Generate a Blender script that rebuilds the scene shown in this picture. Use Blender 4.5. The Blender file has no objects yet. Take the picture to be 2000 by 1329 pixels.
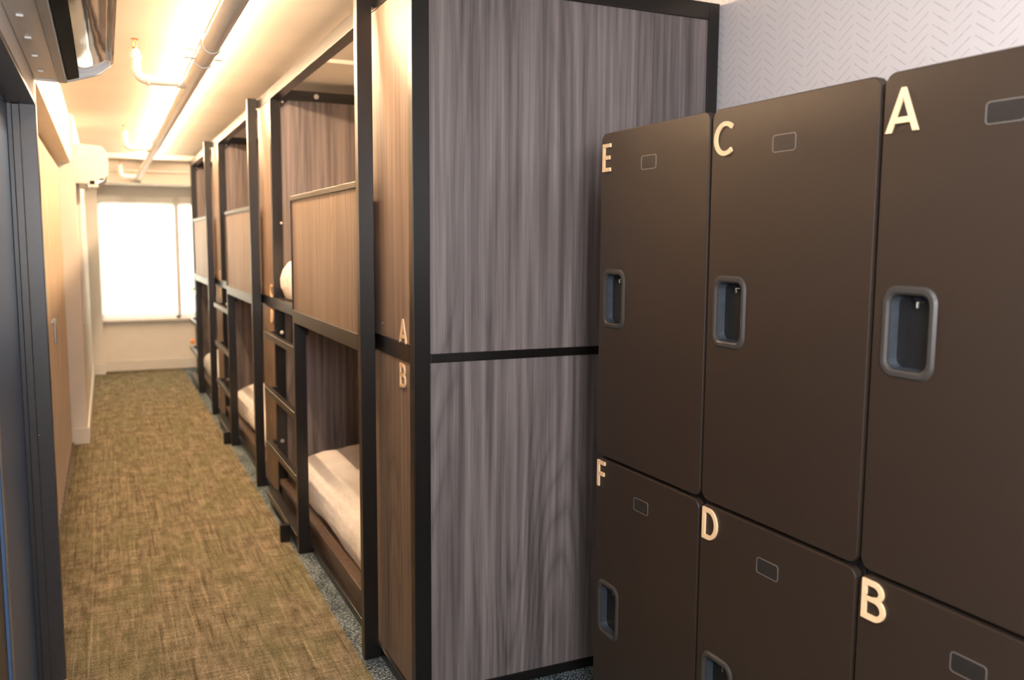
import bpy, bmesh, math, random
from mathutils import Vector, Matrix, noise
random.seed(7)
C = bpy.context.scene.collection
S = bpy.context.scene

# ------------------------------------------------------------------ camera
def cam_axes(yaw, pit, rol):
    cy, sy, cp, sp = math.cos(yaw), math.sin(yaw), math.cos(pit), math.sin(pit)
    f = Vector((sy*cp, cy*cp, -sp)); r = Vector((cy, -sy, 0)); d = f.cross(r)
    c, s = math.cos(rol), math.sin(rol)
    return c*r + s*d, -s*r + c*d, f
r_, d_, f_ = cam_axes(math.radians(25.0), math.radians(6.4), math.radians(-0.35))
u_ = -d_
cd = bpy.data.cameras.new('camera'); cam = bpy.data.objects.new('camera', cd); C.objects.link(cam)
cam.matrix_world = Matrix(((r_.x, u_.x, -f_.x, 0), (r_.y, u_.y, -f_.y, 0), (r_.z, u_.z, -f_.z, 1.5), (0, 0, 0, 1)))
cd.sensor_fit = 'HORIZONTAL'; cd.sensor_width = 36.0; cd.lens = 1700/2000*36.0
cd.clip_start = 0.02; cd.clip_end = 100
S.camera = cam
cd.dof.use_dof = True; cd.dof.focus_distance = 2.35; cd.dof.aperture_fstop = 3.2

# ------------------------------------------------------------------ world, lights, exposure
w = bpy.data.worlds.new('world'); S.world = w; w.use_nodes = True
w.node_tree.nodes['Background'].inputs[0].default_value = (0.85, 0.92, 1.0, 1)
w.node_tree.nodes['Background'].inputs[1].default_value = 1.0
S.view_settings.view_transform = 'Standard'; S.view_settings.look = 'None'
S.view_settings.gamma = 1.0; S.view_settings.use_curve_mapping = False
S.view_settings.exposure = 0.0
STRIP_E = 268.0
STRIP_COL = (1.0, 0.68, 0.41)

def area(name, loc, rot, sx, sy, power, col):
    l = bpy.data.lights.new(name, 'AREA'); l.shape = 'RECTANGLE'; l.size = sx; l.size_y = sy
    l.energy = power; l.color = col
    o = bpy.data.objects.new(name, l); C.objects.link(o); o.location = loc; o.rotation_euler = rot
    return o
# unseen neutral fill added behind the camera, standing in for a flash
area('flash_fill_light', (0.16, -0.55, 1.72), (math.radians(86), 0, math.radians(-16)), 0.5, 0.4, 66.0, (0.97, 0.965, 1.0))
area('bounce_fill_light', (0.55, 0.35, 2.36), (0, math.radians(-42), 0), 0.5, 0.9, 28.0, (0.95, 0.96, 1.0))  # added fill that brightens the wallpaper, like flash bounced off the ceiling
# daylight outside the far window
area('daylight', (0.9, 11.75, 1.5), (math.radians(-90), 0, 0), 2.6, 2.0, 260.0, (1.0, 0.97, 0.9))

# ------------------------------------------------------------------ materials
def lin(c):
    return tuple(((v/255)/12.92 if v/255 <= .04045 else ((v/255+.055)/1.055)**2.4) for v in c)
class N:
    def __init__(s, name, rough=.5, spec=.5, metal=0.0):
        s.m = bpy.data.materials.new(name); s.m.use_nodes = True; s.t = s.m.node_tree
        s.b = s.t.nodes['Principled BSDF']
        s.b.inputs['Roughness'].default_value = rough; s.b.inputs['Metallic'].default_value = metal
        s.b.inputs['Specular IOR Level'].default_value = spec
    def n(s, k, **kw):
        o = s.t.nodes.new(k)
        for a, v in kw.items():
            if a.startswith('_'): setattr(o, a[1:], v)
            else: o.inputs[a.replace('__', ' ')].default_value = v
        return o
    def l(s, a, b): s.t.links.new(a, b)
    def math(s, op, a, b=None, c=None):
        o = s.t.nodes.new('ShaderNodeMath'); o.operation = op
        for i, v in enumerate((a, b, c)):
            if v is None: continue
            if isinstance(v, (int, float)): o.inputs[i].default_value = v
            else: s.l(v, o.inputs[i])
        return o.outputs[0]
    def coords(s, sc=(1, 1, 1), kind='Object'):
        t = s.t.nodes.new('ShaderNodeTexCoord'); m = s.t.nodes.new('ShaderNodeMapping')
        m.inputs['Scale'].default_value = sc; s.l(t.outputs[kind], m.inputs[0]); return m.outputs[0]
    def noise(s, vec, scale, detail=4, rough=.5, dist=0):
        o = s.n('ShaderNodeTexNoise', Scale=scale, Detail=detail, Roughness=rough, Distortion=dist)
        s.l(vec, o.inputs['Vector']); return o.outputs[0]
    def ramp(s, fac, stops):
        o = s.t.nodes.new('ShaderNodeValToRGB'); e = o.color_ramp.elements
        while len(e) < len(stops): e.new(.5)
        for i, (p, c) in enumerate(stops):
            e[i].position = p; e[i].color = (c if len(c) == 4 else (*c, 1))
        s.l(fac, o.inputs[0]); return o.outputs[0]
    def mix(s, fac, a, b, mode='MIX'):
        o = s.t.nodes.new('ShaderNodeMix'); o.data_type = 'RGBA'; o.blend_type = mode
        for sock, v in ((o.inputs[0], fac), (o.inputs[6], a), (o.inputs[7], b)):
            if isinstance(v, (int, float)): sock.default_value = v
            elif isinstance(v, tuple): sock.default_value = (*v, 1) if len(v) == 3 else v
            else: s.l(v, sock)
        return o.outputs[2]
    def bump(s, h, strength=.2, dist=.002):
        o = s.n('ShaderNodeBump', Strength=strength, Distance=dist); s.l(h, o.inputs['Height'])
        s.l(o.outputs[0], s.b.inputs['Normal'])
    def col(s, c):
        if isinstance(c, tuple): s.b.inputs['Base Color'].default_value = (*c, 1)
        else: s.l(c, s.b.inputs['Base Color'])
        return s.m

def plain(name, c, rough=.5, spec=.5, metal=0.0, var=.06, scale=30, bump=0.0):
    a = N(name, rough, spec, metal); v = a.coords(); f = a.noise(v, scale, 3)
    lo = tuple(x*(1-var) for x in c); hi = tuple(min(1, x*(1+var)) for x in c)
    a.col(a.ramp(f, [(.3, lo), (.7, hi)]))
    if bump: a.bump(f, bump, .001)
    return a.m

def wood(name, dark, mid, light, rough=.38, sheen=.5):
    a = N(name, rough, sheen)
    v = a.coords((1, 1, .022)); fine = a.noise(v, 48, 5, .6)
    v1 = a.coords((1, 1, .010)); fib = a.noise(v1, 190, 3, .6)
    v2 = a.coords((1, 1, .10)); big = a.noise(v2, 4.6, .6, .4, .0)
    big = a.math('ADD', big, a.math('MULTIPLY', a.noise(a.coords((1, 1, .06)), 26, 2), .022))
    rings = a.math('FRACT', a.math('MULTIPLY', big, 20.0))
    tri = a.math('ABSOLUTE', a.math('SUBTRACT', rings, .5))
    mask = a.noise(a.coords((1, 1, .25)), 4.2, 2)
    mk = a.ramp(mask, [(.46, (0, 0, 0)), (.58, (1, 1, 1))])
    base = a.ramp(fine, [(.33, dark), (.5, mid), (.68, light)])
    ringc = a.ramp(tri, [(.0, (.66, .66, .68)), (.2, (.95, .95, .95)), (.5, (1.12, 1.12, 1.12))])
    c1 = a.mix(a.math('MULTIPLY', mk, .75), base, ringc, 'MULTIPLY')
    fc = a.ramp(fib, [(.3, (.84, .84, .84)), (.7, (1.1, 1.1, 1.1))])
    c2 = a.mix(.8, c1, fc, 'MULTIPLY')
    broad = a.ramp(a.noise(a.coords((1, 1, .08)), 6, 3), [(.3, (.86, .86, .88)), (.7, (1.10, 1.09, 1.09))])
    c3 = a.mix(.8, c2, broad, 'MULTIPLY')
    a.bump(fib, .12, .0006)
    return a.col(c3)

M = {}
M['metal'] = plain('black_powder_coat', (.0070, .0058, .0050), .30, .55, 0, .12, 60, .04)
M['wood'] = wood('grey_wood_laminate', (.095, .079, .076), (.168, .142, .137), (.25, .216, .208))
M['wood_warm_lit'] = wood('grey_wood_laminate_warm_lit', (.145, .102, .079), (.205, .148, .114), (.27, .202, .158), .42, .28)  # same laminate as the end panels, warm lamp light mixed into its colour
M['board'] = wood('dark_bed_board', (.05, .033, .025), (.085, .056, .042), (.12, .08, .06))
M['wall'] = plain('painted_wall', (.80, .755, .69), .62, .3, 0, .02, 8)
M['ceiling'] = plain('painted_ceiling', (.68, .625, .555), .7, .25, 0, .04, 2.5)
M['trim'] = plain('satin_white_trim', (.74, .71, .66), .4, .4, 0, .02, 10)
M['pipe'] = plain('white_painted_pipe', (.80, .76, .71), .38, .5, 0, .03, 14)
M['plastic'] = plain('white_plastic', (.70, .67, .64), .35, .5, 0, .02, 20)
M['grey_plastic'] = plain('grey_plastic', (.30, .32, .34), .4, .5, 0, .04, 20)
M['black'] = plain('black_plastic', (.006, .007, .010), .7, .12, 0, .1, 40)
M['copper'] = plain('copper', (.50, .16, .05), .4, .5, .7, .1, 60)
M['locker'] = plain('dark_locker_laminate', (.0235, .0150, .0105), .44, .5, 0, .10, 220, .05)
M['locker_edge'] = plain('locker_edge', (.09, .078, .07), .35, .5, 0, .05, 60)
M['locker_body'] = plain('locker_carcass', (.008, .008, .009), .5, .4, 0, .1, 50)
M['cup'] = plain('handle_cup_plastic', (.035, .042, .052), .22, .6, 0, .12, 50, .05)
M['ring'] = plain('handle_ring_plastic', (.040, .036, .033), .42, .3, 0, .05, 80)
M['steel'] = plain('bright_steel', (.62, .60, .58), .25, .5, 1, .05, 80)
M['whitebolt'] = plain('white_bolt_cap', (.7, .68, .65), .35, .5, 0, .03, 80)
M['letter'] = plain('pale_gold_letter', (.80, .56, .33), .45, .5, .0, .04, 60)
M['slot'] = plain('label_slot_outline', (.26, .24, .225), .3, .6, .6, .05, 60)
M['slotplate'] = plain('label_slot_plate', (.018, .016, .0155), .35, .5, 0, .1, 60)
M['door'] = plain('slate_blue_door', (.085, .14, .25), .4, .4, 0, .05, 50)
M['doorframe'] = plain('dark_door_frame', (.046, .043, .044), .36, .5, 0, .08, 40)
M['orange'] = plain('orange_peel', (.85, .32, .04), .45, .5, 0, .08, 60, .2)

# sheet
a = N('white_cotton', .8, .15); v = a.coords(); f = a.noise(v, 9, 5, .6)
a.col(a.ramp(f, [(.3, (.78, .75, .74)), (.7, (.87, .85, .84))])); a.bump(a.noise(a.coords((1, .35, 1)), 22, 5, .6), .5, .012)
a.b.inputs['Sheen Weight'].default_value = .2
M['sheet'] = a.m

# clear glossy flap of the air conditioner
a = N('mirror_flap', .07, .8, .85); v = a.coords((1, .4, 1)); f = a.noise(v, 6, 2)
a.col(a.ramp(f, [(.3, (.50, .49, .48)), (.7, (.72, .70, .68))])); a.bump(f, .25, .01)
M['mirror'] = a.m

# accordion door
a = N('beige_accordion_vinyl', .45, .4); f = a.noise(a.coords((1, 1, .05)), 60, 4)
a.col(a.ramp(f, [(.3, (.55, .44, .32)), (.7, (.66, .54, .41))])); M['accordion'] = a.m

# blind
a = N('translucent_blind', .8, .1); t = a.t
tr = a.n('ShaderNodeBsdfTranslucent'); tr.inputs[0].default_value = (.95, .93, .86, 1)
df = a.n('ShaderNodeBsdfDiffuse'); df.inputs[0].default_value = (.85, .83, .78, 1)
mx = a.n('ShaderNodeMixShader'); mx.inputs[0].default_value = .6
wv = a.noise(a.coords((1, 1, 1)), 300, 2)
a.l(a.ramp(wv, [(.3, (.90, .88, .81)), (.7, (.97, .95, .88))]), tr.inputs[0])
a.l(df.outputs[0], mx.inputs[1]); a.l(tr.outputs[0], mx.inputs[2])
a.l(mx.outputs[0], t.nodes['Material Output'].inputs[0]); M['blind'] = a.m
a = N('window_glass', .02, .5); a.b.inputs['Transmission Weight'].default_value = 1.0
a.b.inputs['IOR'].default_value = 1.05; a.col((.97, .98, .98)); M['glass'] = a.m

# light tube
a = N('lamp_tube'); e = a.n('ShaderNodeEmission'); e.inputs[0].default_value = (*STRIP_COL, 1); e.inputs[1].default_value = STRIP_E
a.l(e.outputs[0], a.t.nodes['Material Output'].inputs[0]); M['tube'] = a.m

# wallpaper: broken chevrons
a = N('chevron_wallpaper', .6, .3)
tc = a.t.nodes.new('ShaderNodeTexCoord'); sp = a.t.nodes.new('ShaderNodeSeparateXYZ'); a.l(tc.outputs['Object'], sp.inputs[0])
u = a.math('FRACT', a.math('MULTIPLY', sp.outputs[1], 1/.130))
tri = a.math('MULTIPLY', a.math('ABSOLUTE', a.math('SUBTRACT', u, .5)), 2.0)
colid = a.math('FLOOR', a.math('MULTIPLY', sp.outputs[1], 2/.130))
jit = a.math('FRACT', a.math('MULTIPLY', a.math('SINE', a.math('MULTIPLY', colid, 12.9898)), 43.7))
vv = a.math('ADD', a.math('SUBTRACT', a.math('MULTIPLY', sp.outputs[2], 1/.029), a.math('MULTIPLY', tri, 1.6)), a.math('MULTIPLY', jit, .3))
fr = a.math('FRACT', vv)
line = a.math('LESS_THAN', a.math('ABSOLUTE', a.math('SUBTRACT', fr, .5)), .085)
gap = a.math('LESS_THAN', a.math('ABSOLUTE', a.math('SUBTRACT', tri, .5)), .40)
amt = a.noise(a.coords(), 60, 2)
k = a.math('MULTIPLY', a.math('MULTIPLY', line, gap), a.ramp(amt, [(.3, (.25, .25, .25)), (.7, (1, 1, 1))]))
a.col(a.mix(k, (.70, .675, .69), (.53, .51, .52))); M['wallpaper'] = a.m

# carpet
a = N('woven_carpet', .95, .05)
tc = a.t.nodes.new('ShaderNodeTexCoord'); sp = a.t.nodes.new('ShaderNodeSeparateXYZ'); a.l(tc.outputs['Object'], sp.inputs[0])
blot = a.noise(a.coords((1, .6, 1)), 13, 4, .65)
streak = a.noise(a.coords((1, .016, 1)), 78, 3, .65)
streak2 = a.noise(a.coords((1, .10, 1)), 60, 4, .7)
cross = a.noise(a.coords((.10, 1, 1)), 80, 3, .6)
# herringbone weave of short yarns
ux = a.math('MULTIPLY', sp.outputs[0], 1/.042); uy = a.math('MULTIPLY', sp.outputs[1], 1/.015)
zz = a.math('ABSOLUTE', a.math('SUBTRACT', a.math('FRACT', ux), .5))
wob = a.noise(a.coords(), 70, 3, .7)
wv = a.math('FRACT', a.math('ADD', uy, a.math('ADD', a.math('MULTIPLY', zz, 3.4), a.math('MULTIPLY', wob, 1.6))))
wv2 = a.math('ABSOLUTE', a.math('SUBTRACT', wv, .5))
tuft = a.noise(a.coords(), 260, 2, .6); speck = a.noise(a.coords(), 105, 3, .75)
sumf = a.math('ADD', a.math('MULTIPLY', blot, .36), a.math('ADD', a.math('MULTIPLY', streak2, .34), a.math('MULTIPLY', cross, .30)))
base = a.ramp(sumf, [(.36, (.060, .052, .034)), (.45, (.128, .112, .071)), (.52, (.190, .160, .110)), (.62, (.30, .25, .18))])
green = a.mix(a.ramp(a.noise(a.coords((1, .4, 1)), 5, 2), [(.45, (0, 0, 0)), (.6, (1, 1, 1))]), base, (.135, .145, .070))
base = a.mix(.30, base, green)
hi = a.ramp(streak, [(.57, (0, 0, 0)), (.66, (1, 1, 1))]); lo = a.ramp(streak, [(.34, (1, 1, 1)), (.41, (0, 0, 0))])
brk = a.ramp(cross, [(.42, (0, 0, 0)), (.55, (1, 1, 1))])
c1 = a.mix(a.math('MULTIPLY', a.math('MULTIPLY', hi, .32), a.math('ADD', a.math('MULTIPLY', brk, .6), .4)), base, (.52, .44, .32))
c1 = a.mix(a.math('MULTIPLY', lo, .62), c1, (.045, .036, .022))
shade = a.ramp(a.math('ADD', wv2, a.math('MULTIPLY', a.math('SUBTRACT', tuft, .5), .9)), [(.05, (.45, .45, .45)), (.25, (1, 1, 1)), (.5, (1.45, 1.42, 1.38))])
olive = a.mix(1.0, c1, shade, 'MULTIPLY')
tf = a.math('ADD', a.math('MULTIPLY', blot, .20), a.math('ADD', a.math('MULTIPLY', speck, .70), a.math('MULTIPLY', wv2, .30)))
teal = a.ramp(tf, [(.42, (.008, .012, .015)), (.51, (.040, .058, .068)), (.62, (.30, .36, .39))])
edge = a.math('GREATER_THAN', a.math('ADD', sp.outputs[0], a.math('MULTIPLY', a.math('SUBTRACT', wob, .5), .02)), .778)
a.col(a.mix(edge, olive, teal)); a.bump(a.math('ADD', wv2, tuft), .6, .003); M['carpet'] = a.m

# ------------------------------------------------------------------ mesh helpers
class MB:
    def __init__(s): s.v = []; s.f = []
    def add(s, vs, fs):
        n = len(s.v); s.v += [tuple(v) for v in vs]; s.f += [tuple(i+n for i in f) for f in fs]; return s
    def box(s, x0, x1, y0, y1, z0, z1):
        return s.add([(x0, y0, z0), (x1, y0, z0), (x1, y1, z0), (x0, y1, z0), (x0, y0, z1), (x1, y0, z1), (x1, y1, z1), (x0, y1, z1)],
                     [(0, 3, 2, 1), (4, 5, 6, 7), (0, 1, 5, 4), (1, 2, 6, 5), (2, 3, 7, 6), (3, 0, 4, 7)])
    def prism_y(s, pts, y0, y1):      # pts (x,z)
        n = len(pts); vs = [(x, y0, z) for x, z in pts]+[(x, y1, z) for x, z in pts]
        fs = [tuple(range(n))[::-1], tuple(range(n, 2*n))]+[(i, (i+1) % n, n+(i+1) % n, n+i) for i in range(n)]
        return s.add(vs, fs)
    def prism_x(s, pts, x0, x1):      # pts (y,z)
        n = len(pts); vs = [(x0, y, z) for y, z in pts]+[(x1, y, z) for y, z in pts]
        fs = [tuple(range(n)), tuple(range(n, 2*n))[::-1]]+[((i+1) % n, i, n+i, n+(i+1) % n) for i in range(n)]
        return s.add(vs, fs)
    def tube(s, path, r, n=16, cap=True):
        path = [Vector(p) for p in path]; rr = r if isinstance(r, (list, tuple)) else [r]*len(path)
        rings = []; up = None
        for i, p in enumerate(path):
            t = ((path[min(i+1, len(path)-1)]-p).normalized() + (p-path[max(i-1, 0)]).normalized()).normalized()
            if up is None: up = Vector((0, 0, 1)) if abs(t.z) < .9 else Vector((1, 0, 0))
            b = t.cross(up).normalized(); up = b.cross(t).normalized()
            rings.append([p + (b*math.cos(2*math.pi*k/n)+up*math.sin(2*math.pi*k/n))*rr[i] for k in range(n)])
        vs = [v for rg in rings for v in rg]; fs = []
        for i in range(len(rings)-1):
            for k in range(n): fs.append((i*n+k, i*n+(k+1) % n, (i+1)*n+(k+1) % n, (i+1)*n+k))
        if cap: fs += [tuple(range(n))[::-1], tuple((len(rings)-1)*n+k for k in range(n))]
        return s.add(vs, fs)
    def ball(s, c, r, sx=1, sy=1, sz=1, n=14):
        vs = []; fs = []
        for i in range(n//2+1):
            th = math.pi*i/(n//2)
            for k in range(n):
                ph = 2*math.pi*k/n
                vs.append((c[0]+r*sx*math.sin(th)*math.cos(ph), c[1]+r*sy*math.sin(th)*math.sin(ph), c[2]+r*sz*math.cos(th)))
        for i in range(n//2):
            for k in range(n): fs.append((i*n+k, (i+1)*n+k, (i+1)*n+(k+1) % n, i*n+(k+1) % n))
        return s.add(vs, fs)
    def build(s, name, mat, parent=None, bevel=0.0, smooth=False, origin=None):
        base = Vector((0, 0, 0)); p = parent
        while p is not None: base += p.location; p = p.parent
        loc = Vector(origin) if (origin is not None and parent is None) else Vector((0, 0, 0))
        off = base + loc
        me = bpy.data.meshes.new(name); me.from_pydata([(x-off.x, y-off.y, z-off.z) for x, y, z in s.v], [], s.f)
        bm = bmesh.new(); bm.from_mesh(me); bmesh.ops.remove_doubles(bm, verts=bm.verts, dist=1e-6)
        bmesh.ops.recalc_face_normals(bm, faces=bm.faces); bm.to_mesh(me); bm.free()
        me.materials.append(mat)
        o = bpy.data.objects.new(name, me); C.objects.link(o); o.location = loc
        if parent is not None: o.parent = parent
        if smooth:
            for p in me.polygons: p.use_smooth = True
            me.set_sharp_from_angle(angle=math.radians(35))
        if bevel:
            b = o.modifiers.new('bevel', 'BEVEL'); b.width = bevel; b.segments = 2; b.limit_method = 'ANGLE'
        return o
def tag(o, label=None, cat=None, group=None, kind=None):
    if label: o['label'] = label
    if cat: o['category'] = cat
    if group: o['group'] = group
    if kind: o['kind'] = kind
    return o
def thing(name, loc, label, cat, group=None):
    o = bpy.data.objects.new(name, None); C.objects.link(o); o.location = loc; o.empty_display_size = .1
    return tag(o, label, cat, group)
def struct(name, mb, mat, bevel=0.0):
    return tag(mb.build(name, mat, None, bevel), kind='structure')
def B(*a): return MB().box(*a)

def rrect(cy, cz, w, h, r, n=6):
    """closed rounded rectangle loop in (y,z)"""
    pts = []
    for qx, qz, a0 in ((1, 1, 0), (-1, 1, 90), (-1, -1, 180), (1, -1, 270)):
        for k in range(n+1):
            an = math.radians(a0+90*k/n)
            pts.append((cy+qx*(w/2-r)+r*math.cos(an), cz+qz*(h/2-r)+r*math.sin(an)))
    return pts
def ring_x(mb, outer, inner, x0, x1):
    """plate between two equal-count loops in the YZ plane, from x0 to x1"""
    n = len(outer)
    vs = [(x0, *p) for p in outer]+[(x0, *p) for p in inner]+[(x1, *p) for p in outer]+[(x1, *p) for p in inner]
    fs = []
    for i in range(n):
        j = (i+1) % n
        fs += [(i, j, n+j, n+i), (2*n+i, 3*n+i, 3*n+j, 2*n+j), (i, 2*n+i, 2*n+j, j), (n+i, n+j, 3*n+j, 3*n+i)]
    return mb.add(vs, fs)
def ray_loop(c, loop, ang):
    d = (math.cos(ang), math.sin(ang)); best = None
    for i in range(len(loop)):
        a, b = loop[i], loop[(i+1) % len(loop)]
        ex, ez = b[0]-a[0], b[1]-a[1]; det = d[0]*(-ez)+ex*d[1]
        if abs(det) < 1e-14: continue
        rx, rz = a[0]-c[0], a[1]-c[1]
        t = (rx*(-ez)+ex*rz)/det; u = (d[0]*rz-d[1]*rx)/det
        if t > 1e-9 and -1e-6 <= u <= 1+1e-6 and (best is None or t > best): best = t
    return (c[0]+d[0]*best, c[1]+d[1]*best)

# ---- letters in the YZ plane facing -X; reading direction is -Y
def stroke_pts(path, wd, closed=False):
    """offset polyline -> quads; returns list of quad strips"""
    n = len(path); L = []; R = []
    for i, p in enumerate(path):
        if closed: a = path[(i-1) % n]; b = path[(i+1) % n]
        else: a = path[max(i-1, 0)]; b = path[min(i+1, n-1)]
        d1 = Vector((p[0]-a[0], p[1]-a[1])); d2 = Vector((b[0]-p[0], b[1]-p[1]))
        if d1.length < 1e-9: d1 = d2
        if d2.length < 1e-9: d2 = d1
        d1.normalize(); d2.normalize(); t = (d1+d2).normalized(); nn = Vector((-t.y, t.x))
        k = 1/max(.5, nn.dot(Vector((-d1.y, d1.x))))
        L.append((p[0]+nn.x*wd/2*k, p[1]+nn.y*wd/2*k)); R.append((p[0]-nn.x*wd/2*k, p[1]-nn.y*wd/2*k))
    return L, R
def arc(cx, cz, rx, rz, a0, a1, n=14):
    return [(cx+rx*math.cos(math.radians(a0+(a1-a0)*k/n)), cz+rz*math.sin(math.radians(a0+(a1-a0)*k/n))) for k in range(n+1)]
GLYPH = {
 'A': [[(.24, .27), (.76, .27)]],
 'B': [[(.10, .0), (.10, 1.0)], [(.10, .93), (.40, .93)]+arc(.40, .735, .27, .195, 90, -90)+[(.10, .54)], [(.10, .54), (.44, .54)]+arc(.44, .305, .30, .235, 90, -90)+[(.10, .07)]],
 'C': [arc(.56, .5, .46, .43, 48, 312, 26)],
 'D': [[(.10, .0), (.10, 1.0)], [(.10, .93), (.36, .93)]+arc(.36, .5, .40, .43, 90, -90, 20)+[(.10, .07)]],
 'E': [[(.12, 0), (.12, 1.0)], [(.12, .93), (.66, .93)], [(.12, .5), (.60, .5)], [(.12, .07), (.66, .07)]],
 'F': [[(.12, 0), (.12, 1.0)], [(.12, .93), (.66, .93)], [(.12, .5), (.60, .5)]],
}
def letter_mesh(ch, x, yl, zb, h, wd=None, depth=.005, wscale=.88):
    wd = wd or h*.135; mb = MB()
    if ch == 'A':                     # two legs meeting in a point
        for sgn in (-1, 1):
            pl = [(.5+sgn*(q-.5), r) for q, r in ((0, 0), (.155, 0), (.5, .80), (.5, 1.0), (.445, 1.0))]
            mb.prism_x([(yl-q*h*wscale, zb+r*h) for q, r in pl], x-depth-.0003, x+.0005)
    for pi, path in enumerate(GLYPH[ch]):
        P = []
        for px, pz in path:
            q = (yl-px*h*wscale, zb+pz*h)
            if not P or abs(q[0]-P[-1][0])+abs(q[1]-P[-1][1]) > 1e-6: P.append(q)
        L, R = stroke_pts(P, wd)
        n = len(P); x0 = x-depth-.00015*pi; x1 = x+.0005
        vs = [(x0, *p) for p in L]+[(x0, *p) for p in R]+[(x1, *p) for p in L]+[(x1, *p) for p in R]
        fs = []
        for i in range(n-1):
            fs += [(i, i+1, n+i+1, n+i), (2*n+i, 3*n+i, 3*n+i+1, 2*n+i+1), (i, 2*n+i, 2*n+i+1, i+1), (n+i, n+i+1, 3*n+i+1, 3*n+i)]
        fs += [(0, n, 3*n, 2*n), (n-1, 3*n-1, 4*n-1, 2*n-1)]
        mb.add(vs, fs)
    return mb

# ------------------------------------------------------------------ room shell
H = 2.39
XR, XN, XC, XF = 2.0, -.18, -.28, -.17      # right wall, near left wall, closet recess, far left wall
YB, YE = -2.4, 10.9
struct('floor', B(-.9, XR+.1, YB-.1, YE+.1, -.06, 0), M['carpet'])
struct('ceiling', B(-.9, XR+.1, YB-.1, YE+.1, H, H+.08), M['ceiling'])
struct('wall_right', B(XR, XR+.1, YB, YE, 0, H), M['wallpaper'])
struct('wall_back', B(-.9, XR, YB-.1, YB, 0, H), M['wall'])
# near left wall with door opening Y 1.75..3.2
wl = MB(); wl.box(-.42, XN, YB, 1.2, 0, H); wl.box(-.42, XN, 1.2, 3.26, 1.94, H)
struct('wall_left', wl, M['wall'])
struct('wall_recess', MB().box(XC-.12, XC-.035, 3.26, 7.06, 0, H), M['wall'])
struct('wall_column', B(XC-.12, XF, 7.06, YE, 0, H), M['wall'])
struct('trim_1', B(XC-.035, -.195, 3.26, 7.06, 2.05, H), M['wall'])     # dropped soffit over the closet
far = MB(); zs, zt = .60, 1.93; wx0, wx1 = -.07, 1.86
far.box(XF, XR, YE, YE+.12, 0, zs); far.box(XF, XR, YE, YE+.12, zt, H); far.box(XF, wx0, YE, YE+.12, zs, zt); far.box(wx1, XR, YE, YE+.12, zs, zt)
struct('wall_far', far, M['wall'])
struct('trim_2', B(XF, -.055, 10.68, YE, 0, H), M['wall'])                   # pilaster beside the window
struct('trim_3', B(XF, XR, 10.30, YE, 2.11, H), M['ceiling'])                # far ceiling beam
struct('trim_4', B(XF, XR, 9.98, 10.30, 2.345, H), M['ceiling'])
# baseboards
struct('baseboard_far', B(-.055, XR, YE-.015, YE, 0, .12), M['trim'], .003)
struct('baseboard_pilaster', MB().box(XF, -.043, 10.666, 10.68, 0, .12), M['trim'], .003)
struct('baseboard_column', MB().box(XC-.02, XF+.014, 7.045, 7.06, 0, .118), M['trim'], .003)
struct('baseboard_left', MB().box(XF, XF+.014, 7.06, 10.666, 0, .118), M['trim'], .003)
struct('baseboard_right', B(XR-.015, XR, YB, 2.5, 0, .12), M['trim'], .003)
# window
win = tag(MB().box(wx0, wx0+.035, YE-.005, YE+.06, zs, zt).box(wx1-.035, wx1, YE-.005, YE+.06, zs, zt).box(wx0+.035, wx1-.035, YE-.005, YE+.06, zt-.035, zt).box(wx0+.035, wx1-.035, YE-.005, YE+.06, zs, zs+.035)
     .box(.745, .795, YE-.03, YE+.06, zs+.035, zt-.035).build('window_1', M['trim'], None, .002), kind='structure')
B(wx0-.03, wx1+.03, YE-.075, YE+.005, .572, .602).build('window_sill', M['trim'], win, .004)
B(wx0+.035, .745, YE+.03, YE+.036, zs+.035, zt-.035).build('pane', M['glass'], win)
B(.795, wx1-.035, YE+.03, YE+.036, zs+.035, zt-.035).build('pane', M['glass'], win)
B(.735, .765, YE-.07, YE-.045, .602, .625).build('latch', M['black'], win, .003)
for (bx0, bx1, lab) in ((-.06, .742, 'wide white roller blind glowing with daylight over the far window'), (.798, 1.85, 'white roller blind over the window beside the farthest bunk')):
    t = thing('roller_blind', ((bx0+bx1)/2, YE-.03, zs+.03), lab, 'blind', 'roller blinds at the far window')
    B(bx0, bx1, YE-.030, YE-.028, zs+.055, zt-.02).build('blind_cloth', M['blind'], t)
    B(bx0, bx1, YE-.034, YE-.024, zs+.038, zs+.056).build('bottom_bar', M['trim'], t, .003)
    MB().box(bx0, bx1, YE-.075, YE-.002, zt-.01, zt+.065).build('cassette', M['trim'], t, .008)

# ------------------------------------------------------------------ slate door in the near left wall
dr = tag(B(-.30, -.262, 2.505, 3.19, .01, 1.925).build('door_1', M['door'], None, .002), kind='structure')
fr = MB(); fr.box(-.42, -.205, 3.235, 3.26, 0, 1.94); fr.box(-.262, -.18, 3.2, 3.235, 0, 1.93); fr.box(-.235, -.18, 3.235, 3.26, 0, 1.94)
fr.build('door_jamb', M['doorframe'], dr, .002)
MB().box(-.262, -.18, 1.2, 3.2, 1.925, 1.94).build('door_head', M['doorframe'], dr, .001)
MB().box(-.248, -.224, 3.188, 3.2, 0, 1.925).build('door_stop', M['doorframe'], dr, .003)
B(-.262, -.258, 2.49, 2.515, .01, 1.925).build('edge_guard', M['slot'], dr, .001)
B(-.30, -.27, 1.2, 2.488, .01, 1.925).build('side_leaf', M['doorframe'], dr, .002)
MB().ball((-.222, 3.2, .86), .004).build('hinge_screw', M['steel'], dr)
struct('trim_5', B(-.262, -.18, 3.195, 3.2601, 0, .006), M['letter'])

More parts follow.
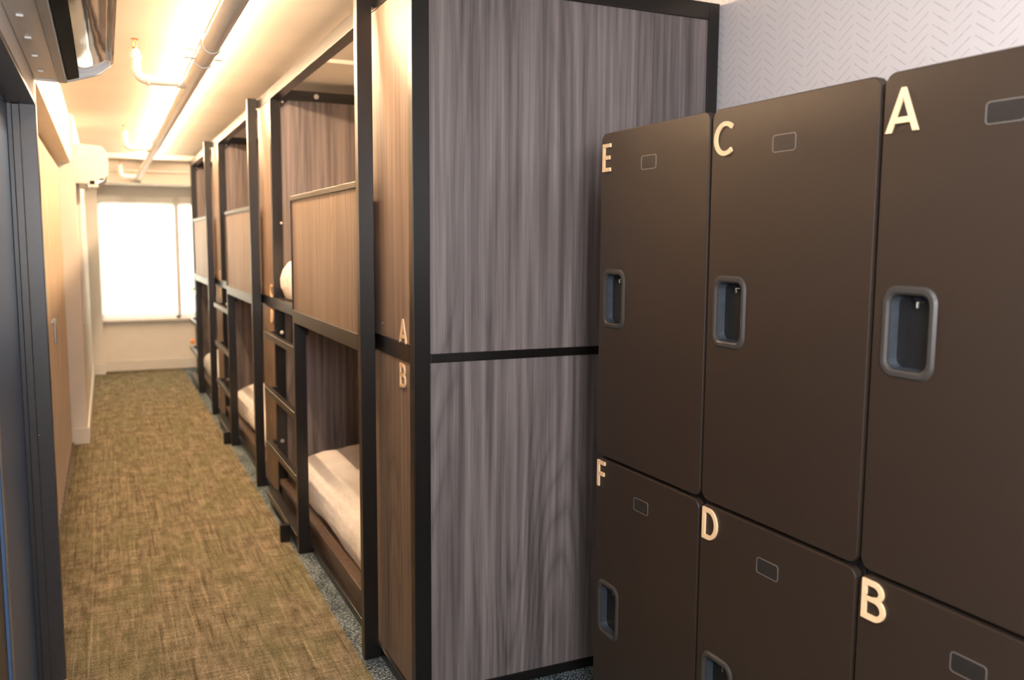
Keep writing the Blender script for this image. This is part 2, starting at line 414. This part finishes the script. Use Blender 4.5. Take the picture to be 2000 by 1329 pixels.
# ------------------------------------------------------------------ accordion closet door
ac = thing('accordion_door', (-.29, 5.1, 0), 'beige pleated accordion closet door under the soffit with metal handle', 'door')
y = 3.30; pitch = .115; k = 0
while y < 7.0:
    y1 = min(y+pitch, 7.04); ym = (y+y1)/2
    mb = MB(); x0, x1 = -.305, -.272
    vs = [(x0, y, .02), (x1, ym, .02), (x0, y1, .02), (x0-.006, y1, .02), (x1-.006, ym, .02), (x0-.006, y, .02)]
    vs += [(a_, b_, 2.005) for a_, b_, _ in vs]
    mb.add(vs, [(0, 1, 4, 5), (1, 2, 3, 4), (6, 11, 10, 7), (7, 10, 9, 8), (0, 6, 7, 1), (1, 7, 8, 2), (2, 8, 9, 3), (3, 9, 10, 4), (4, 10, 11, 5), (5, 11, 6, 0)])
    mb.build('pleat', M['accordion'], ac); y = y1; k += 1
B(-.314, -.286, 3.28, 7.05, 2.012, 2.05).build('top_track', M['accordion'], ac, .002)
for i in range(28):
    yy = 3.36+i*.13
    B(-.296, -.284, yy-.004, yy+.004, 2.00, 2.02).build('hanger', M['grey_plastic'], ac)
B(-.318, -.262, 3.28, 7.05, 0, .018).build('bottom_track', M['board'], ac, .002)
B(-.279, -.262, 5.26, 5.36, 1.05, 1.075).build('handle', M['steel'], ac, .004)
B(-.27, -.258, 5.35, 5.37, .93, 1.075).build('lock_pin', M['steel'], ac, .003)

# ------------------------------------------------------------------ air conditioners
def aircon(y0, y1, xw, z0, label, near_face_detail, k=1.0):
    t = thing('air_conditioner', (xw, (y0+y1)/2, z0), label, 'air conditioner', 'wall air conditioners')
    X = lambda v: xw+v*k
    Z = lambda v: z0+v*k
    body = [(X(0), Z(.005)), (X(.075), Z(.005)), (X(.094), Z(.005)), (X(.096), Z(.04)), (X(.122), Z(.045)), (X(.2), Z(.10)), (X(.222), Z(.10)), (X(.226), Z(.16)), (X(.218), Z(.25)), (X(.19), Z(.285)), (X(0), Z(.30))]
    MB().prism_y(body, y0+.012, y1-.012).build('body', M['plastic'], t, .004)
    for ya, yb in ((y0, y0+.012), (y1-.012, y1)):
        MB().prism_y([(X(0), Z(0)), (X(.09), Z(-.002)), (X(.19), Z(.03)), (X(.224), Z(.06)), (X(.23), Z(.16)), (X(.222), Z(.255)), (X(.19), Z(.29)), (X(0), Z(.305))], ya, yb).build('end_cap', M['plastic'], t, .005)
    B(X(.068), X(.094), y0+.012, y1-.012, Z(-.004), Z(.006)).build('air_deflector', M['grey_plastic'], t, .003)
    MB().prism_y([(X(.0965), Z(.004)), (X(.129), Z(.014)), (X(.129), Z(.034)), (X(.0965), Z(.03))], y0+.03, y1-.03).build('air_slot', M['black'], t)
    fl = []
    for i in range(11):
        s_ = i/10; fl.append((X(.128+.094*s_), Z(.032+.045*s_*s_)))
    fl2 = [(x_, z_+.006) for x_, z_ in fl[::-1]]
    MB().prism_y(fl+fl2, y0+.016, y1-.016).build('louvre_flap', M['mirror'], t, 0, True)
    MB().prism_y([(X(.222), Z(.062)), (X(.232), Z(.07)), (X(.236), Z(.16)), (X(.23), Z(.24)), (X(.222), Z(.25))], y0+.014, y1-.014).build('front_panel', M['mirror'] if near_face_detail else M['plastic'], t, .002)
    if near_face_detail:
        for i in range(5):
            yy = y0+.12+i*.24
            B(X(.02), X(.036), yy, yy+.012, Z(-.0005), Z(.006)).build('screw_cover', M['plastic'], t, .002)
    else:
        B(X(.10), X(.135), y0-.004, y0+.01, Z(-.006), Z(.022)).build('sensor', M['black'], t, .003)
        B(X(.085), X(.16), y0-.002, y0+.012, Z(-.03), Z(-.002)).build('connector_box', M['plastic'], t, .003)
        B(X(.17), X(.20), y0-.003, y0+.01, Z(.03), Z(.042)).build('vent_hole', M['black'], t, .002)
        MB().box(X(.02), X(.045), y0-.002, y0+.002, Z(.02), Z(.06)).build('screw_cover', M['plastic'], t, .003)
    return t
aircon(1.95, 3.20, XN, 2.0, 'air conditioner above the slate door with mirror-like flap and open black slot', True)
aircon(7.075, 7.85, XF, 1.905, 'closed white air conditioner on the far part of the wall past the closet', False, .93)
tr = tag(B(XF, XF+.022, 7.32, 7.40, .86, 1.90).build('cable_trunking', M['trim'], None, .004), 'white cable trunking running down the wall below the far air conditioner', 'trunking')

# ------------------------------------------------------------------ sprinkler pipe
PX, PZ, PR = .362, 2.168, .029
pt = thing('sprinkler_pipe', (PX, 5.5, H), 'long white sprinkler pipe under the ceiling with three upturned heads', 'pipe')
MB().tube([(PX, -1.8, PZ), (PX, 10.30, PZ)], PR, 24).build('main_pipe', M['pipe'], pt, 0, True)
for yy in (3.25, 6.6, 8.9, 10.22):
    MB().tube([(PX, yy-.03, PZ), (PX, yy+.03, PZ)], PR+.004, 24).build('coupling', M['pipe'], pt, .002, True)
for i, (yy, hx) in enumerate(((4.03, .148), (7.02, .165), (10.16, .185))):
    r = .0195
    path = [(PX-.02, yy, PZ-.002), (hx+.045, yy, PZ-.002)]
    for k_ in range(1, 8):
        an = math.radians(90*k_/8); path.append((hx+.045-.045*math.sin(an), yy, PZ-.002+.045*(1-math.cos(an))))
    path += [(hx, yy, PZ+.045), (hx, yy, PZ+.105)]
    br = MB().tube(path, r, 18).build('branch_pipe', M['pipe'], pt, 0, True)
    MB().tube([(PX-.055, yy, PZ-.002), (PX-.02, yy, PZ-.002)], r+.005, 18).build('socket', M['pipe'], br, .002, True)
    MB().tube([(hx+.04, yy, PZ-.002), (hx+.052, yy, PZ-.002)], r+.005, 18).build('socket', M['pipe'], br, .002, True)
    MB().tube([(hx, yy, PZ+.078), (hx, yy, PZ+.084), (hx, yy, PZ+.10), (hx, yy, PZ+.118)], [r+.005, r+.006, r+.001, r-.006], 18).build('socket', M['pipe'], br, 0, True)
    hd = MB(); zb = PZ+.115
    hd.tube([(hx, yy, zb), (hx, yy, zb+.012)], .009, 12)
    hd.tube([(hx-.006, yy, zb+.012), (hx-.008, yy, zb+.025), (hx, yy, zb+.043)], .0022, 8)
    hd.tube([(hx+.006, yy, zb+.012), (hx+.008, yy, zb+.025), (hx, yy, zb+.043)], .0022, 8)
    hd.tube([(hx, yy, zb+.043), (hx, yy, zb+.046)], [.016, .014], 16)
    hd.build('sprinkler_head', M['copper'], br, 0, True)
# clamp
cl = MB(); yc = 3.50
for k_ in range(12):
    a0, a1 = math.radians(180+15*k_), math.radians(180+15*(k_+1))
    ri, ro = PR+.001, PR+.006
    cl.prism_y([(PX+ri*math.cos(a0), PZ+ri*math.sin(a0)), (PX+ro*math.cos(a0), PZ+ro*math.sin(a0)), (PX+ro*math.cos(a1), PZ+ro*math.sin(a1)), (PX+ri*math.cos(a1), PZ+ri*math.sin(a1))], yc-.012, yc+.012)
cl.box(PX-.068, PX-PR, yc-.012, yc+.012, PZ+.001, PZ+.007); cl.box(PX+PR, PX+.068, yc-.012, yc+.012, PZ+.001, PZ+.007)
cl.box(PX-.068, PX-.062, yc-.012, yc+.012, PZ+.007, PZ+.045); cl.box(PX+.062, PX+.068, yc-.012, yc+.012, PZ+.007, PZ+.045)
cl.box(PX-.062, PX+.062, yc-.012, yc+.012, PZ+PR+.003, PZ+PR+.010)
cl.tube([(PX, yc, PZ+PR+.01), (PX, yc, H)], .005, 10)
cb = cl.build('pipe_clamp', M['pipe'], pt, .001)
for sx in (-1, 1): MB().tube([(PX+sx*.056, yc-.016, PZ+.013), (PX+sx*.056, yc-.012, PZ+.013)], .004, 10).build('clamp_bolt', M['steel'], cb)
# cross conduit at the far beam and one over the bunk
cn = tag(MB().tube([(XF, 10.285, 2.235), (XR-.01, 10.285, 2.235)], .012, 14).build('cross_pipe', M['pipe'], None, 0, True, (.9, 10.285, 2.235)), 'thin white pipe across the face of the far ceiling beam', 'pipe')
cn = tag(MB().tube([(.93, 4.35, 2.378), (XR-.01, 4.35, 2.378)], .011, 14).build('ceiling_conduit', M['pipe'], None, 0, True, (1.4, 4.35, 2.378)), 'thin painted conduit crossing the ceiling above the nearest bunk', 'pipe')

# strip light on the ceiling, above the pipe
LX = .448
sl = thing('strip_light', (LX, 5.6, H), 'warm glowing strip light on the ceiling hidden behind the sprinkler pipe', 'light')
B(LX-.018, LX+.018, 2.5, 10.25, H-.012, H).build('housing', M['trim'], sl, .002)
MB().tube([(LX, 2.52, H-.024), (LX, 10.23, H-.024)], .0115, 10).build('light_tube', M['tube'], sl, 0, True)

# ------------------------------------------------------------------ bunks
X1, X2, PITCH = .788, .855, 2.445
XO = 1.985                                      # outer edge at the wall
MW, TK = .055, .040                             # tube width, tube thickness
ZT0, ZT1 = 2.275, 2.333
def bunk(Y0, label, letters, last=False, treads=(.966, .650, .342, .044)):
    t = thing('bunk_bed', (X2, Y0, 0), label, 'bunk bed', 'double bunk beds along the aisle')
    Yn = Y0+PITCH; Yp = Y0+.372; Yl = Y0+1.545
    mt = M['metal']
    ends = [Y0]+([Yn] if last else [])
    for ye in ends:
        B(X2, X2+MW, ye, ye+TK, 0, ZT1).build('post', mt, t, .002)
        B(XO-.045, XO, ye, ye+TK, 0, ZT1).build('post', mt, t, .002)
        B(X2+MW, XO-.045, ye, ye+TK, ZT0, ZT1).build('end_rail', mt, t, .002)
        B(X2+MW, XO-.045, ye, ye+TK, 1.122, 1.150).build('end_rail', mt, t, .002)
        B(X2+MW, XO-.045, ye, ye+TK, 0, .034).build('end_rail', mt, t, .002)
        B(X2+MW-.001, XO-.044, ye+.006, ye+.024, .034, 1.122).build('end_panel', M['wood'], t, .001)
        B(X2+MW-.001, XO-.044, ye+.006, ye+.024, 1.150, ZT0).build('end_panel', M['wood'], t, .001)
    # long rails of the front and back
    B(X2, X2+MW, Y0+TK, Yn, ZT0, ZT1).build('top_rail', mt, t, .002)
    B(XO-.045, XO, Y0+TK, Yn, ZT0, ZT1).build('top_rail', mt, t, .002)
    B(X2-.006, X2+.04, Y0+TK, Yn, 0, .036).build('floor_rail', mt, t, .002)
    B(X2, X2+.045, Y0+TK+.001, Yn, 1.120, 1.180).build('deck_rail', mt, t, .002)
    # narrow lettered front panels between the end post and the guard post
    B(X2+.004, X2+.022, Y0+TK, Yp+.07, 1.180, ZT0).build('front_panel', M['wood_warm_lit'], t, .001)
    B(X2+.004, X2+.022, Y0+TK, Yp+.07, .036, 1.120).build('front_panel', M['wood_warm_lit'], t, .001)
    B(X2+.022, X2+.06, Yp+.03, Yp+.07, .036, ZT0).build('post', mt, t, .002)
    # inner partition behind the lettered panel
    for z0_, z1_ in ((.136, 1.120), (1.180, ZT0)):
        B(X2+.062, XO-.05, Yp+.05, Yp+.066, z0_, z1_).build('partition_panel', M['wood'], t, .001)
    # guard post and ladder post, standing forward
    B(X1, X1+MW-.003, Yp-.0, Yp+TK, 0, ZT1-.006).build('guard_post', mt, t, .002)
    B(X1+MW-.003, X2, Yp+.004, Yp+TK-.004, ZT1-.055, ZT1-.012).build('spacer', mt, t, .001)
    B(X1+MW-.003, X2-.006, Yp+.002, Yp+TK-.002, 0, .05).build('spacer', mt, t, .001)
    B(X1, X1+MW-.002, Yl, Yl+TK, 0, 1.120).build('ladder_post', mt, t, .002)
    B(X1+MW-.002, X2-.006, Yl+.002, Yl+TK-.002, 0, .05).build('spacer', mt, t, .001)
    B(X1+MW-.002, X2, Yl+.002, Yl+TK-.002, 1.06, 1.115).build('spacer', mt, t, .001)
    # guard
    g = B(X1+.008, X1+.026, Yp+TK+.0, Yl+TK-.006, 1.178, 1.684).build('guard_panel', M['wood_warm_lit'], t, .001)
    B(X1, X1+.034, Yp+TK, Yl+TK, 1.684, 1.706).build('guard_rail', mt, g, .002)
    B(X1, X1+.060, Yp+TK, Yl+TK, 1.120, 1.178).build('guard_rail', mt, g, .002)
    B(X1, X1+.034, Yl+TK-.006, Yl+TK, 1.178, 1.684).build('guard_edge', mt, g, .001)
    # ladder treads between the ladder post and the next end post
    for i, z in enumerate(treads):
        MB().box(X1, X2-.007 if i == 3 else X1+.030, Yl+TK, Yn-.001, z, z+.034).build('ladder_tread', mt, t, .002)
        if i < 3: B(X1+.030, X2+.001, Yn-.034, Yn-.001, z+.004, z+.030).build('tread_bracket', mt, t, .001)
    # decks
    B(X2+.045, XO-.045, Yp+.07, Yn, .10, .135).build('lower_deck', M['board'], t, .002)
    B(X2+.016, X2+.034, Yp+.07, Yn, .036, .104).build('bed_board', M['board'], t, .001)
    B(X2+.004, X2+.045, Yp+.07, Yn, .106, .136).build('bed_ledge', M['board'], t, .002)
    B(X2+.045, XO-.045, Yp+.07, Yn-.001, 1.135, 1.178).build('upper_deck', M['board'], t, .002)
    # gusset bracket, bolts on the far end frame, cap on the top beam
    gx = X2+MW
    MB().add([(gx, Yn-.005, ZT0), (gx+.045, Yn-.005, ZT0), (gx, Yn-.005, ZT0-.045), (gx, Yn-.0, ZT0), (gx+.045, Yn, ZT0), (gx, Yn, ZT0-.045)],
             [(0, 1, 2), (3, 5, 4), (0, 3, 4, 1), (1, 4, 5, 2), (2, 5, 3, 0)]).build('gusset', mt, t)
    MB().ball((gx+.012, Yn-.008, ZT0-.012), .006).build('bolt', M['whitebolt'], t, 0, True)
    MB().ball((1.11, Yn-.0075, (ZT0+ZT1)/2), .014, 1, .5, 1).build('bolt', M['whitebolt'], t, 0, True)
    MB().ball((X2+.036, Yn-.006, .985), .011, 1, .5, 1).build('bolt', M['whitebolt'], t, 0, True)
    MB().ball((X2+.024, Yn-.006, .36), .011, 1, .5, 1).build('bolt', M['whitebolt'], t, 0, True)
    MB().ball((X2+MW-.008, Yn-.004, 1.60), .007, 1, .5, 1).build('bolt', M['whitebolt'], t, 0, True)
    MB().ball((X2+.003, Yp-.03, 1.22), .005, .6, 1, 1).build('bolt', M['steel'], t, 0, True)
    for ch, z in zip(letters, (1.176, 1.030)):
        letter_mesh(ch, X2+.004, Y0+.150, z, .078, None, .004, .98).build('letter_'+ch.lower(), M['letter'], t)
    return t
bunk(2.554, 'nearest double bunk, tall dark frame with grey wood end panels lettered A and B', 'AB')
bunk(2.554+PITCH, 'middle double bunk lettered C and D, between the nearest and farthest bunks', 'CD')
bunk(2.554+2*PITCH, 'farthest double bunk beside the window wall', 'EF', True)
# short feet under the lowest treads
for i, (x, y) in enumerate(((.737, 4.30), (.741, 6.62))):
    lab = ('short black foot block under the lowest tread of the nearest ladder', 'short black foot block under the lowest tread of the middle ladder')[i]
    mb = MB(); mb.box(x, x+.050, y, y+.035, 0, .088)
    tag(mb.build('ladder_foot', M['metal'], None, .002, False, (x, y, 0)), lab, 'foot', 'ladder foot blocks')

# ------------------------------------------------------------------ bedding
def bedding(Y0, Y1, zb, name, label, hem=0.0, seed=1, upper=False):
    prof = [(.906, .004), (.898, .03), (.886, .075), (.882, .13), (.892, .175), (.915, .207), (.96, .228), (1.03, .24), (1.18, .248), (1.4, .25), (1.65, .25), (1.85, .24), (1.905, .2), (1.915, .1), (1.91, .004)]
    if not upper: prof = [(.908, .004), (.903, .03), (.895, .07), (.896, .105), (.906, .14), (.930, .172), (.975, .200), (1.05, .222), (1.18, .238), (1.4, .246), (1.65, .246), (1.85, .235), (1.905, .2), (1.915, .1), (1.91, .004)]
    else: prof = [(x-.016 if x < 1 else x, z) for x, z in prof]
    # densify
    P = []
    for i in range(len(prof)-1):
        a, b = prof[i], prof[i+1]; m = 4 if i < 9 else 2
        for k in range(m): P.append((a[0]+(b[0]-a[0])*k/m, a[1]+(b[1]-a[1])*k/m))
    P.append(prof[-1]); nP = len(P); nY = 110; vs = []; fs = []
    for j in range(nY+1):
        y = Y0+(Y1-Y0)*j/nY; d = min(y-Y0, Y1-y); R = .13 if upper else .24
        e = math.sqrt(max(0, 1-(1-min(d, R)/R)**2)); e = .12+.88*e
        for i, (x, z) in enumerate(P):
            xc = 1.40; xx = xc+(x-xc)*(.93+.07*e); zz = z*e
            nz = noise.noise(Vector((x*4, y*3.2, seed))); n2 = noise.noise(Vector((x*11, y*9, seed+5)))
            side = max(0, 1-(x-.88)/.12)
            fold = math.sin(y*21+3*noise.noise(Vector((y*2, seed, 0))))*.5+noise.noise(Vector((y*14, z*3, seed+9)))
            xx -= side*.010*fold*min(1, (.26-z)/.2)*min(1, .3+z*8)
            zz += (.012*nz+.006*n2)*min(1, max(0, (z-.1)/.1))*e
            hemz = (.006+.018*(.5+.5*math.sin(y*6.5+seed+2*noise.noise(Vector((y*1.7, 3, seed))))))
            if i <= 6: zz = max(zz, hemz*(1-i/8) + z*.9)
            vs.append((xx, y, zb+zz+.001))
    for j in range(nY):
        for i in range(nP-1): fs.append((j*nP+i, j*nP+i+1, (j+1)*nP+i+1, (j+1)*nP+i))
    fs.append(tuple(range(nP))); fs.append(tuple(nY*nP+i for i in range(nP))[::-1])
    for j in range(nY): fs.append((j*nP, (j+1)*nP, (j+1)*nP+nP-1, j*nP+nP-1))
    mb = MB().add(vs, fs); o = mb.build(name, M['sheet'], None, 0, False, (1.4, (Y0+Y1)/2, zb))
    for p in o.data.polygons: p.use_smooth = True
    o.data.set_sharp_from_angle(angle=math.radians(60))
    return tag(o, label, 'mattress', 'sheeted mattresses in the bunks')
bedding(3.03, 4.86, .136, 'mattress', 'white sheeted mattress on the lower berth of the nearest bunk', seed=1)
bedding(3.03+PITCH, 4.90+PITCH, .136, 'mattress', 'white sheeted mattress on the lower berth of the middle bunk', seed=4)
bedding(3.03+2*PITCH, 4.90+2*PITCH, .136, 'mattress', 'white sheeted mattress on the lower berth of the farthest bunk', seed=8)
bedding(3.03, 4.92, 1.179, 'mattress', 'white sheeted mattress behind the guard on the upper berth of the nearest bunk', seed=12, upper=True)
# orange on a tread of the farthest ladder
yo = 2.554+3*PITCH-.07
tag(MB().ball((.812, yo, .4005+.026), .026).build('orange_ball', M['orange'], None, 0, True, (.812, yo, .4265)), 'small orange ball resting on a low ladder tread of the farthest bunk', 'ball')

# ------------------------------------------------------------------ lockers
XL = 1.27; SC = XL/1.5
LZ = lambda z: 1.5+(z-1.5)*SC
def locker(yf, yn, lab, lets):
    t = thing('locker', (XL+.35, (yf+yn)/2, 0), lab, 'locker', 'locker towers along the wall')
    B(XL+.022, 1.975, yn, yf, .0, LZ(1.848)).build('carcass', M['locker_body'], t, .003)
    for k, (z0, z1) in enumerate(((LZ(.785), LZ(1.856)), (.012, LZ(.774)))):
        g = .0035; a, b = yn+g, yf-g
        # recess opening near the far side of each door
        hz = LZ(1.318) if k == 0 else LZ(.258)
        hy = yf-.020-.0605; hw, hh = .086, .136
        outer = rrect((a+b)/2, (z0+z1)/2, b-a, z1-z0, .022)
        inner = rrect(hy, hz, hw, hh, .018)
        angs = sorted({round(math.atan2(p[1]-hz, p[0]-hy), 7) for p in outer+inner})
        O = [ray_loop((hy, hz), outer, an) for an in angs]; I = [ray_loop((hy, hz), inner, an) for an in angs]
        mb = ring_x(MB(), O, I, XL, XL+.020)
        d = mb.build('door', M['locker'], t, 0)
        bv = d.modifiers.new('bevel', 'BEVEL'); bv.width = .0022; bv.segments = 2; bv.limit_method = 'ANGLE'; bv.angle_limit = math.radians(60)
        # handle ring
        ro = rrect(hy, hz, hw+.030, hh+.030, .030, 8); ri = rrect(hy, hz, hw-.002, hh-.002, .018, 8)
        rm = rrect(hy, hz, hw+.020, hh+.020, .026, 8)
        n = len(ro); mb = MB()
        loops = [(XL+.0005, ro), (XL-.0045, rm), (XL-.0045, rrect(hy, hz, hw+.006, hh+.006, .020, 8)), (XL-.001, ri), (XL+.012, ri)]
        vs = [(x, *p) for x, L_ in loops for p in L_]
        fs = [(q*n+i, q*n+(i+1) % n, (q+1)*n+(i+1) % n, (q+1)*n+i) for q in range(len(loops)-1) for i in range(n)]
        mb.add(vs, fs).build('handle_ring', M['ring'], d, 0, True)
        # cup, deeper towards the far side
        c0 = rrect(hy, hz, hw-.003, hh-.003, .018, 8); c1 = rrect(hy+.002, hz, hw-.012, hh-.012, .016, 8)
        vs = [(XL+.003, *p) for p in c0]+[(XL+.046, *p) for p in c1]
        fs = [(i, (i+1) % n, n+(i+1) % n, n+i) for i in range(n)]+[tuple(n+i for i in range(n))]
        MB().add(vs, fs).build('handle_cup', M['cup'], d, 0, True)
        # lock staple hanging at the top of the cup
        st = MB(); zt_ = hz+hh/2-.006
        st.tube([(XL+.022, hy-.004, zt_), (XL+.016, hy-.004, zt_-.010), (XL+.016, hy-.004, zt_-.018)], .0035, 8)
        st.box(XL+.014, XL+.026, hy-.020, hy-.010, zt_-.008, zt_)
        st.build('lock_staple', M['steel'], d, 0, True)
        B(XL+.012, XL+.030, hy-.030, hy+.004, zt_-.006, zt_+.004).build('lock_plate', M['black'], d, .001)
        # label slot
        sz = LZ(1.744) if k == 0 else LZ(.674); sy = yf-.246*SC-.030
        so = rrect(sy, sz, .068, .036, .007); si = rrect(sy, sz, .0645, .0325, .0055)
        ring_x(MB(), so, si, XL-.0012, XL+.001).build('label_slot_frame', M['slot'], d)
        MB().prism_x(rrect(sy, sz, .0645, .0325, .0055), XL-.0004, XL+.001).build('label_slot', M['slotplate'], d)
        z_ = LZ(1.731) if k == 0 else LZ(.676)
        letter_mesh(lets[k], XL, yf-.012, z_, .076, None, .0045, .86 if lets[k] in 'EF' else (.95 if lets[k] == 'C' else .90)).build('letter_'+lets[k].lower(), M['letter'], d)
    return t
w_ = .487
locker(2.141, 1.652, 'dark locker tower lettered E and F, standing nearest the bunks', 'EF')
locker(1.649, 1.166, 'dark locker tower lettered C and D, in the middle of the row', 'CD')
locker(1.163, .676, 'dark locker tower lettered A and B, closest to the viewer', 'AB')
